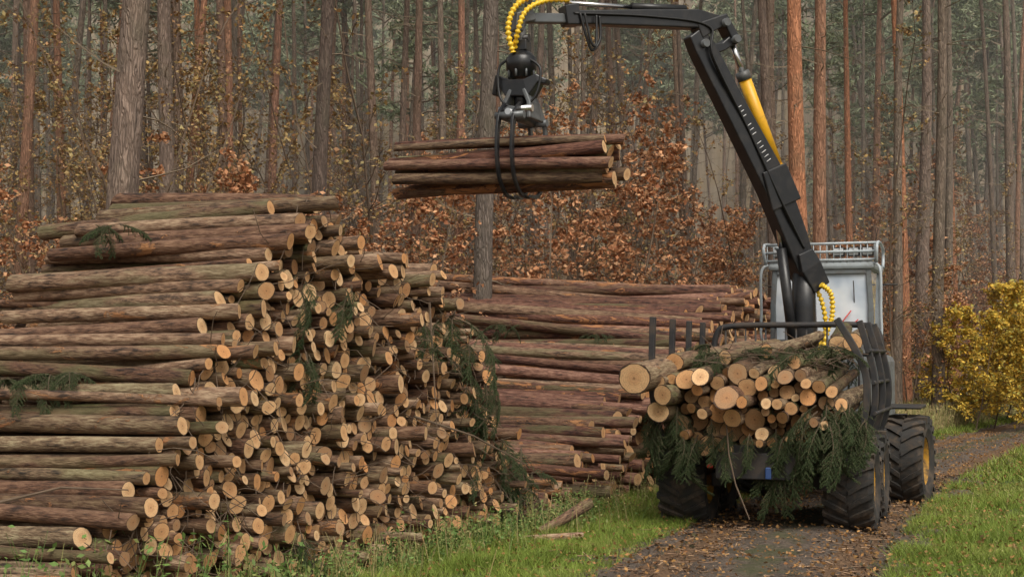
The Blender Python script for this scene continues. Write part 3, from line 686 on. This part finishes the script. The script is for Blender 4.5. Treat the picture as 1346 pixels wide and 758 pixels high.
for s in(-1,1): tube('roof_rack_side_%d'%s,spline([(cx_+s*.93,yr,4.0),(cx_+s*.95,yr,4.34),(cx_+s*.9,cy_+.7,4.34),(cx_+s*.9,cy_+.7,4.0)],4),.028,M_lgrey,8)
for k in range(17):
    x=cx_-.9+k*1.8/16; tube('roof_rack_bar_%d'%k,[(x,yr,4.02),(x,yr,4.34)],.01,M_lgrey,5)
for k,x in enumerate((-.72,-.48,.3,.55,.78)):
    box('work_light_%d'%k,(cx_+x,yr+.1,4.2),(.2,.1,.16),M_dark,bevel=.02); box('work_light_lens_%d'%k,(cx_+x,yr+.045,4.2),(.16,.02,.12),M_white)
for s in(-1,1):
    tube('hand_rail_%d'%s,spline([(cx_+s*.9,cy_-.78,4.0),(cx_+s*1.0,cy_-.86,3.85),(cx_+s*1.0,cy_-.86,3.2),(cx_+s*1.0,cy_-.86,2.75),(cx_+s*.88,cy_-.76,2.6)],5),.025,M_lgrey,8)
    tube('mirror_arm_%d'%s,[(cx_+s*.85,cy_+.6,3.7),(cx_+s*1.15,cy_+.7,3.7)],.015,M_dark,6)
tube('wiper_red',[(cx_+.15,cy_-.76,2.75),(cx_+.5,cy_-.76,3.2)],.012,M_red,6); tube('wiper_blade',[(cx_+.32,cy_-.77,2.8),(cx_+.62,cy_-.77,3.05)],.01,M_red,6)
tube('antenna',[(cx_+.55,cy_-.5,2.7),(cx_+.55,cy_-.82,3.7)],.01,M_dark,5)
box('engine_hood',(cx_+.2,6.3,1.85),(1.5,1.6,1.2),M_mgrey,bevel=.12); box('front_bumper',(cx_+.2,7.2,1.1),(1.9,.2,.5),M_dark)
tube('exhaust',[(cx_+.6,5.7,2.4),(cx_+.6,5.7,3.3)],.05,M_dark)
for s in (-1,1): box('front_fender_%d'%s,(.38+s*1.18,4.35,1.58),(.6,1.3,.05),M_dark,bevel=.02)
box('side_step',(1.15,3.55,1.0),(.35,.4,.5),M_dark)
def CP(u,z,w=0):
    X=4.84-.8986*u+w*.4397; Y=23.3-.4397*u-w*.8986
    return W2L(X,Y,z)
sd=CP(0,0,1)-CP(0,0,0)
tube('crane_slew_base',[CP(0,1.1),CP(0,1.75)],.34,M_dark,20)
tube('crane_column',[CP(0,1.7),CP(0,2.6),CP(0,3.2),CP(0,3.95)],[.24,.22,.2,.19],M_black,16)
beam('column_head',[CP(-.22,3.55),CP(0,3.9),CP(.1,4.15)],sd,[.44,.44,.4],[.36,.42,.3],M_black)
beam('main_boom',[CP(-.1,3.62),CP(.22,4.35),CP(.62,5.22),CP(1.35,6.35),CP(2.0,7.38),CP(2.16,7.6)],sd,[.26,.28,.28,.26,.24,.22],[.34,.46,.52,.44,.40,.3],M_black)
beam('boom_plate_near',[CP(.45,4.9,.16),CP(.7,5.5,.16)],sd,[.04,.04],[.62,.5],M_black)
tube('lift_cylinder',[CP(.18,2.3),CP(.45,4.2)],.085,M_black,12); tube('lift_rod',[CP(.45,4.2),CP(.6,5.0)],.045,M_chrome,10)
tube('boom_cylinder_yellow',[CP(.53,5.55),CP(1.18,7.0)],.105,M_yel,16); tube('boom_rod',[CP(1.18,7.0),CP(1.42,7.55)],.05,M_chrome,10)
tube('cylinder_collar',[CP(1.15,6.93),CP(1.21,7.06)],.118,M_grey,14); tube('cylinder_foot',[CP(.50,5.48,-.12),CP(.50,5.48,.12)],.11,M_yel,14)
beam('knuckle_link',[CP(1.38,7.6),CP(1.62,7.42),CP(2.0,7.3)],sd,[.2]*3,[.16,.14,.2],M_black)
beam('knuckle_heel',[CP(1.35,7.5),CP(1.6,7.86),CP(2.1,7.62)],sd,[.26]*3,[.16,.2,.26],M_black)
for u,z in((1.42,7.55),(2.02,7.42),(1.62,7.8)): tube('pin_%d'%int(u*100),[CP(u,z,-.2),CP(u,z,.2)],.065,M_grey,14)
beam('outer_boom',[CP(1.55,7.82),CP(2.1,7.82),CP(3.2,7.72),CP(4.45,7.6)],sd,[.2,.24,.22,.2],[.16,.30,.26,.2],M_black)
beam('extension_boom',[CP(4.4,7.59),CP(5.15,7.52)],sd,[.13,.13],[.15,.15],M_grey)
beam('extension_collar',[CP(4.28,7.66),CP(4.52,7.62)],sd,[.26,.26],[.34,.3],M_black)
tube('extension_rod',[CP(3.2,7.9),CP(4.5,7.83)],.035,M_chrome,8); tube('extension_cylinder',[CP(2.3,7.98),CP(3.3,7.9)],.06,M_black,10)
beam('tip_fork',[CP(5.05,7.58),CP(5.28,7.5),CP(5.3,7.3)],sd,[.2,.22,.18],[.2,.2,.14],M_grey)
hose('dangling_hose_a',[CP(4.3,7.65,.15),CP(4.2,7.3,.17),CP(4.1,7.1,.17),CP(3.95,7.3,.15),CP(3.95,7.65,.13)],.022,M_hose)
hose('dangling_hose_b',[CP(4.25,7.65,.2),CP(4.15,7.22,.22),CP(4.05,7.2,.2),CP(4.02,7.65,.16)],.02,M_hose)
for w in(.15,-.15,.11): hose('boom_hose_%d'%int(w*100),[CP(.1,4.2,w),CP(.55,4.9,w+.04),CP(1.2,6.1,w),CP(1.9,7.2,w+.05),CP(1.95,7.7,w),CP(3,7.75,w*.9),CP(4.4,7.65,w*.9)],.018,M_hose)
for k in range(13):
    t=k/13; u=.80+.62*t; z=5.62+.9*t
    a=CP(u-.045,z+.025,.143);b_=CP(u+.035,z-.03,.143)
    if k not in(5,9): tube('letter_%d'%k,[a,b_],.007,M_white,4)
hose('yellow_hose_a',[CP(5.42,6.95,.1),CP(5.5,7.3,.1),CP(5.38,7.65,.1),CP(5.05,7.85,.1),CP(4.5,7.93,.1)],.05,M_yhose,True)
hose('yellow_hose_b',[CP(5.33,6.95,-.05),CP(5.38,7.25,.18),CP(5.25,7.58,.2),CP(4.9,7.78,.16),CP(4.5,7.84,.14)],.045,M_yhose,True)
hose('yellow_hose_c',[CP(-.12,3.6,.3),CP(-.3,3.45,.32),CP(-.34,3.1,.3),CP(-.22,2.8,.3),CP(-.12,2.4,.28)],.05,M_yhose,True)
hose('yellow_hose_d',[CP(-.1,3.6,.15),CP(-.22,3.3,.2),CP(-.28,2.9,.2),CP(-.12,2.5,.2)],.045,M_yhose,True)
# grapple
G0=W2L(.14,21.0,0)
la=Vector((math.cos(A1-.02),-math.sin(A1-.02),0))
def wl(v): v=Vector(v); return (W2L(OX+v.x,OY+v.y,v.z))
lax=wl(la).normalized(); lay=wl(Vector((la.y*-1,la.x,0))).normalized()
def GP(a,c,z): return Vector((G0.x,G0.y,0))+lax*a+lay*c+Vector((0,0,z))
tube('grapple_link',[GP(0,0,7.42),GP(0,0,7.0)],.07,M_grey,10)
tube('link_pin',[GP(-.13,0,7.2),GP(.13,0,7.2)],.06,M_black,10); box('link_block',GP(0,0,7.08),(.24,.24,.16),M_black)
tube('rotator',[GP(0,0,7.0),GP(0,0,6.93),GP(0,0,6.9),GP(0,0,6.72),GP(0,0,6.68),GP(0,0,6.6)],[.14,.2,.23,.23,.17,.17],M_black,18)
for a in range(8):
    t=a*math.pi/4; tube('rotator_bolt_%d'%a,[GP(.2*math.cos(t),.2*math.sin(t),6.6),GP(.2*math.cos(t),.2*math.sin(t),6.74)],.02,M_grey,6)
beam('grapple_head',[GP(-.42,0,6.36),GP(-.36,0,6.6),GP(-.16,0,6.44),GP(.14,0,6.42),GP(.3,0,6.56),GP(.44,0,6.5)],lay,[.16,.24,.34,.34,.26,.16],[.08,.14,.26,.28,.14,.08],M_black)
beam('grapple_yoke_a',[GP(-.1,0,6.42),GP(-.2,0,6.2),GP(-.22,0,5.95)],lay,[.34,.4,.5],[.07,.07,.07],M_grey)
beam('grapple_yoke_b',[GP(.1,0,6.42),GP(.2,0,6.2),GP(.22,0,5.95)],lay,[.34,.4,.5],[.07,.07,.07],M_grey)
tube('grapple_swivel',[GP(0,0,6.45),GP(0,0,6.12)],.11,M_black,12)
tube('grapple_cross_cylinder',[GP(0,-.42,6.02),GP(0,.42,6.02)],.1,M_grey,14)
tube('grapple_pin',[GP(-.27,-.2,6.1),GP(.27,-.2,6.1)],.055,M_chrome,12)
tube('grapple_cylinder_rod',[GP(.0,-.5,6.02),GP(.0,.5,6.02)],.05,M_chrome,10)
for s in(-1,1):
    for a in((-.16,.08) if s<0 else (-.06,.18)):
        pts=spline([GP(a,s*.22,6.15),GP(a,s*.46,5.95),GP(a,s*.53,5.5),GP(a,s*.46,5.08),GP(a,s*.2,4.83),GP(a,-s*.1,4.80)],5)
        beam('tong_%d_%d'%(s,int(a*100)),pts,lax,[.045]*len(pts),[.12-.08*k/len(pts) for k in range(len(pts))],M_grey if s>0 else M_black,.008)
    tube('tong_brace_%d'%s,[GP(-.22,s*.44,5.97),GP(.24,s*.44,5.97)],.06,M_grey,10)
hose('grapple_hose',[GP(.1,-.1,6.9),GP(.35,-.1,6.7),GP(.3,-.15,6.3),GP(.1,-.2,6.1)],.02,M_hose)
hose('grapple_hose_b',[GP(-.1,-.1,6.9),GP(-.3,-.15,6.75),GP(-.26,-.2,6.3),GP(-.05,-.25,6.1)],.02,M_hose)
acc=Acc(); A_=np.array([la.x,la.y,0]);B_=np.array([-la.y,la.x,0]); g=np.array([.14,21.0,0])
bl=[(-.30,5.06,.10),(-.08,4.98,.11),(.16,5.0,.10),(.33,5.15,.1),(-.36,5.26,.09),(-.16,5.19,.11),(.08,5.22,.12),(.26,5.38,.09),(-.27,5.42,.095),(-.05,5.42,.10),(.14,5.5,.09),(-.12,5.60,.075),(-.3,5.58,.06),(.05,5.66,.06)]
for k,(c,z,r) in enumerate(bl):
    off=rng.normal(0,.10)-.30; ln=rng.uniform(1.5,1.85)
    ti=rng.normal(0,.045)+.01; yw=rng.normal(0,.04)
    p0=g+A_*(off-ln)+B_*(c-yw*2)+np.array([0,0,z+ti*1.7]); p1_=g+A_*(off+ln)+B_*(c+yw*2)+np.array([0,0,z-ti*1.2])
    add_log(acc,p0,p1_,r*.85,r,16,10,.014,0 if k%3 else 2)
acc.obj('log_bundle',[M_bark2,M_end,M_bark3],smooth_mats=[0,2])
# load
Zs=[1.05,1.25,1.5,1.75,2.0,2.3]; HW=[.5,.8,1.1,1.32,1.3,1.0]
def smp(N):
    out=[]
    while len(out)<N:
        z=rng.uniform(1.1,2.25);x=rng.uniform(-1.4,1.4)
        if abs(x+.1)<np.interp(z,Zs,HW): out.append((x,z))
    return np.array(out)
def cons(P,R):
    P[:,1]=np.clip(P[:,1],1.05+R,2.27-R*.4-.12*np.abs(P[:,0])); hw=np.interp(P[:,1],Zs,HW)-R*.6; P[:,0]=np.clip(P[:,0],-hw-.1,hw-.05); return P
def rad(P): return np.where(P[:,0]<-.2,.055+.11*rng.beta(1.2,1.4,len(P)),.05+.07*rng.beta(1.5,1.5,len(P)))
PL,RL=pack(92,smp,cons,rad,120)
acc=Acc()
for (x,z),r in zip(PL,RL):
    e=-1.2+rng.normal(0,.2)+(.25 if z<1.5 else 0); rise=rng.uniform(0,.12)+(.18 if z>1.95 else 0)
    add_log(acc,(x*.92+rng.normal(0,.06),2.45,min(z+rise,2.6)),(x,e,z),r*.9,r,16,7,.012,0 if rng.random()<.6 else 2,slant=.3)
add_log(acc,(-.75,2.3,2.52),(-1.50,-1.85,2.12),.17,.225,24,9,.008,2,.1)
add_log(acc,(-.3,2.4,2.6),(-1.15,-1.0,2.34),.11,.13,16,8,.01,2)
add_log(acc,(.3,2.4,2.62),(-.5,-.7,2.4),.09,.11,16,8,.02,2)
add_log(acc,(1.0,2.4,2.5),(.5,-.9,2.34),.08,.1,16,8,.02,0)
add_log(acc,(.4,2.4,2.75),(.0,-.2,2.5),.08,.1,16,8,.02,0)
add_log(acc,(1.05,2.3,2.75),(1.12,.6,2.62),.12,.14,16,6,.01,0)
add_log(acc,(.8,2.3,2.85),(.88,.9,2.6),.12,.14,16,6,.01,0)
lo=acc.obj('log_load',[M_bark3,M_end,M_bark1],smooth_mats=[0,2]); lo.location=ROOT.location; lo.rotation_euler=ROOT.rotation_euler
ls=bpy.data.objects.new('spruce_branches',None); COL.objects.link(ls); ls.location=ROOT.location; ls.rotation_euler=ROOT.rotation_euler
for (x,y,z,n,s) in [(.95,-1.2,1.75,14,.85),(1.25,-.9,1.75,12,.85),(.35,-1.15,1.4,7,.6),(-.2,-1.3,1.3,5,.6),(-.45,-1.3,1.55,4,.5),(-1.3,-1.0,1.6,11,.75),(-1.1,-1.1,1.4,7,.7),(-.85,-1.1,1.3,6,.6),(.7,-1.0,1.3,9,.7),(.1,-1.0,1.15,5,.6)]:
    for _ in range(n):
        sprig(x+rr(-.22,.22),y+rr(-.1,.15),z+rr(-.2,.15),s*rr(.6,1.1),-1.57+rr(-1.2,1.2),rr(.5,1.45),rr(-.4,.4),parent=ls)
for _ in range(56): sprig(rr(-1.0,1.1),rr(-.9,2),rr(2.42,2.60),rr(.35,.7),rr(-3,3),rr(-.25,.25),parent=ls)
acc=Acc()
for _ in range(380):
    yq=rr(-1,2.2); p=np.array([rr(-1.1,1.1),yq,rr(2.35,2.5)+.05*yq]); d=rng.normal(size=3)*np.array([1,1,.25]); d/=np.linalg.norm(d); v,f=prisms([p],[p+d*rr(.1,.5)],.009,.004,5); acc.add(v,f,0)
pts=[(-.35,-1.35,1.5),(-.3,-1.45,1.1),(-.2,-1.5,.7),(-.02,-1.5,.25)]
for a,b_ in zip(pts[:-1],pts[1:]): v,f=prisms([np.array(a)],[np.array(b_)],.012,.010,6); acc.add(v,f,0)
sb=acc.obj('loose_sticks',[M_twig]); sb.location=ROOT.location; sb.rotation_euler=ROOT.rotation_euler
acc=Acc(); add_log(acc,(.35,18.7,.1),(1.05,19.6,.38),.06,.085,12,6,.02,0); add_log(acc,(.1,18.2,.08),(.9,18.35,.1),.04,.05,10,6,.02,0)
acc.obj('fallen_log',[M_bark1,M_end,M_bark3],smooth_mats=[0,2])
acc=Acc()
for (a,b_) in [(P3(540,548,17.0),P3(690,610,18.3)),(P3(0,660,12.2),P3(170,640,12.4)),(P3(560,400,17.3),P3(570,560,17.0))]:
    a=np.array(a)+np.array([.05,-.15,.02]);b_=np.array(b_)+np.array([.05,-.15,0]); m_=(a+b_)/2+np.array([0,-.05,.08])
    v,f=prisms([a,m_],[m_,b_],[.016,.012],[.012,.006],6); acc.add(v,f,0)
for _ in range(450):
    yy=rr(12,20); h=float(np.interp(yy,[q[0] for q in p1],[q[1] for q in p1])); zz=h*rr(.1,1); xx=F1[0]+(yy-F1[1])*math.tan(A1)-.05*zz
    p=np.array([xx,yy,zz]); d=np.array([rr(-.2,1),rr(-1,.3),rr(-.8,.5)]); d/=np.linalg.norm(d)
    for _s in range(3): q=p+d*rr(.08,.22); v,f=prisms([p],[q],.005,.004,4); acc.add(v,f,0); p=q; d=d+rng.normal(0,.3,3); d/=np.linalg.norm(d)
acc.obj('loose_twigs',[M_twig])

# ------------------------------------------------------------------ light, camera
w=bpy.data.worlds.new('World'); sc.world=w; w.use_nodes=True; nt=w.node_tree; bg=nt.nodes['Background']
sky=nt.nodes.new('ShaderNodeTexSky'); sky.sky_type='NISHITA'; sky.sun_disc=False
EL=52; AZ=160
sky.sun_elevation=math.radians(EL); sky.sun_rotation=math.radians(AZ); sky.dust_density=5
hs=nt.nodes.new('ShaderNodeHueSaturation'); hs.inputs['Saturation'].default_value=.22; L(nt,sky.outputs[0],hs.inputs['Color'])
wt=mix(nt,1.0,hs.outputs[0],(1.0,.965,.90),'MULTIPLY'); L(nt,wt,bg.inputs['Color'])
bg.inputs['Strength'].default_value=.15
sl=bpy.data.lights.new('sun','SUN'); sl.energy=1.5; sl.angle=math.radians(35); sl.color=(1,.94,.85); so=bpy.data.objects.new('sun',sl); COL.objects.link(so)
dv=Vector((math.sin(math.radians(AZ))*math.cos(math.radians(EL)),math.cos(math.radians(AZ))*math.cos(math.radians(EL)),math.sin(math.radians(EL))))
so.rotation_euler=dv.to_track_quat('Z','Y').to_euler()
cam=bpy.data.cameras.new('cam'); cam.lens=49.45; cam.sensor_width=36; cam.clip_end=1500; co=bpy.data.objects.new('camera',cam); COL.objects.link(co)
co.location=(0,0,2.4); co.rotation_euler=(math.radians(90+2.82),0,0); sc.camera=co
sc.view_settings.view_transform='Standard'; sc.view_settings.look='None'; sc.view_settings.exposure=0
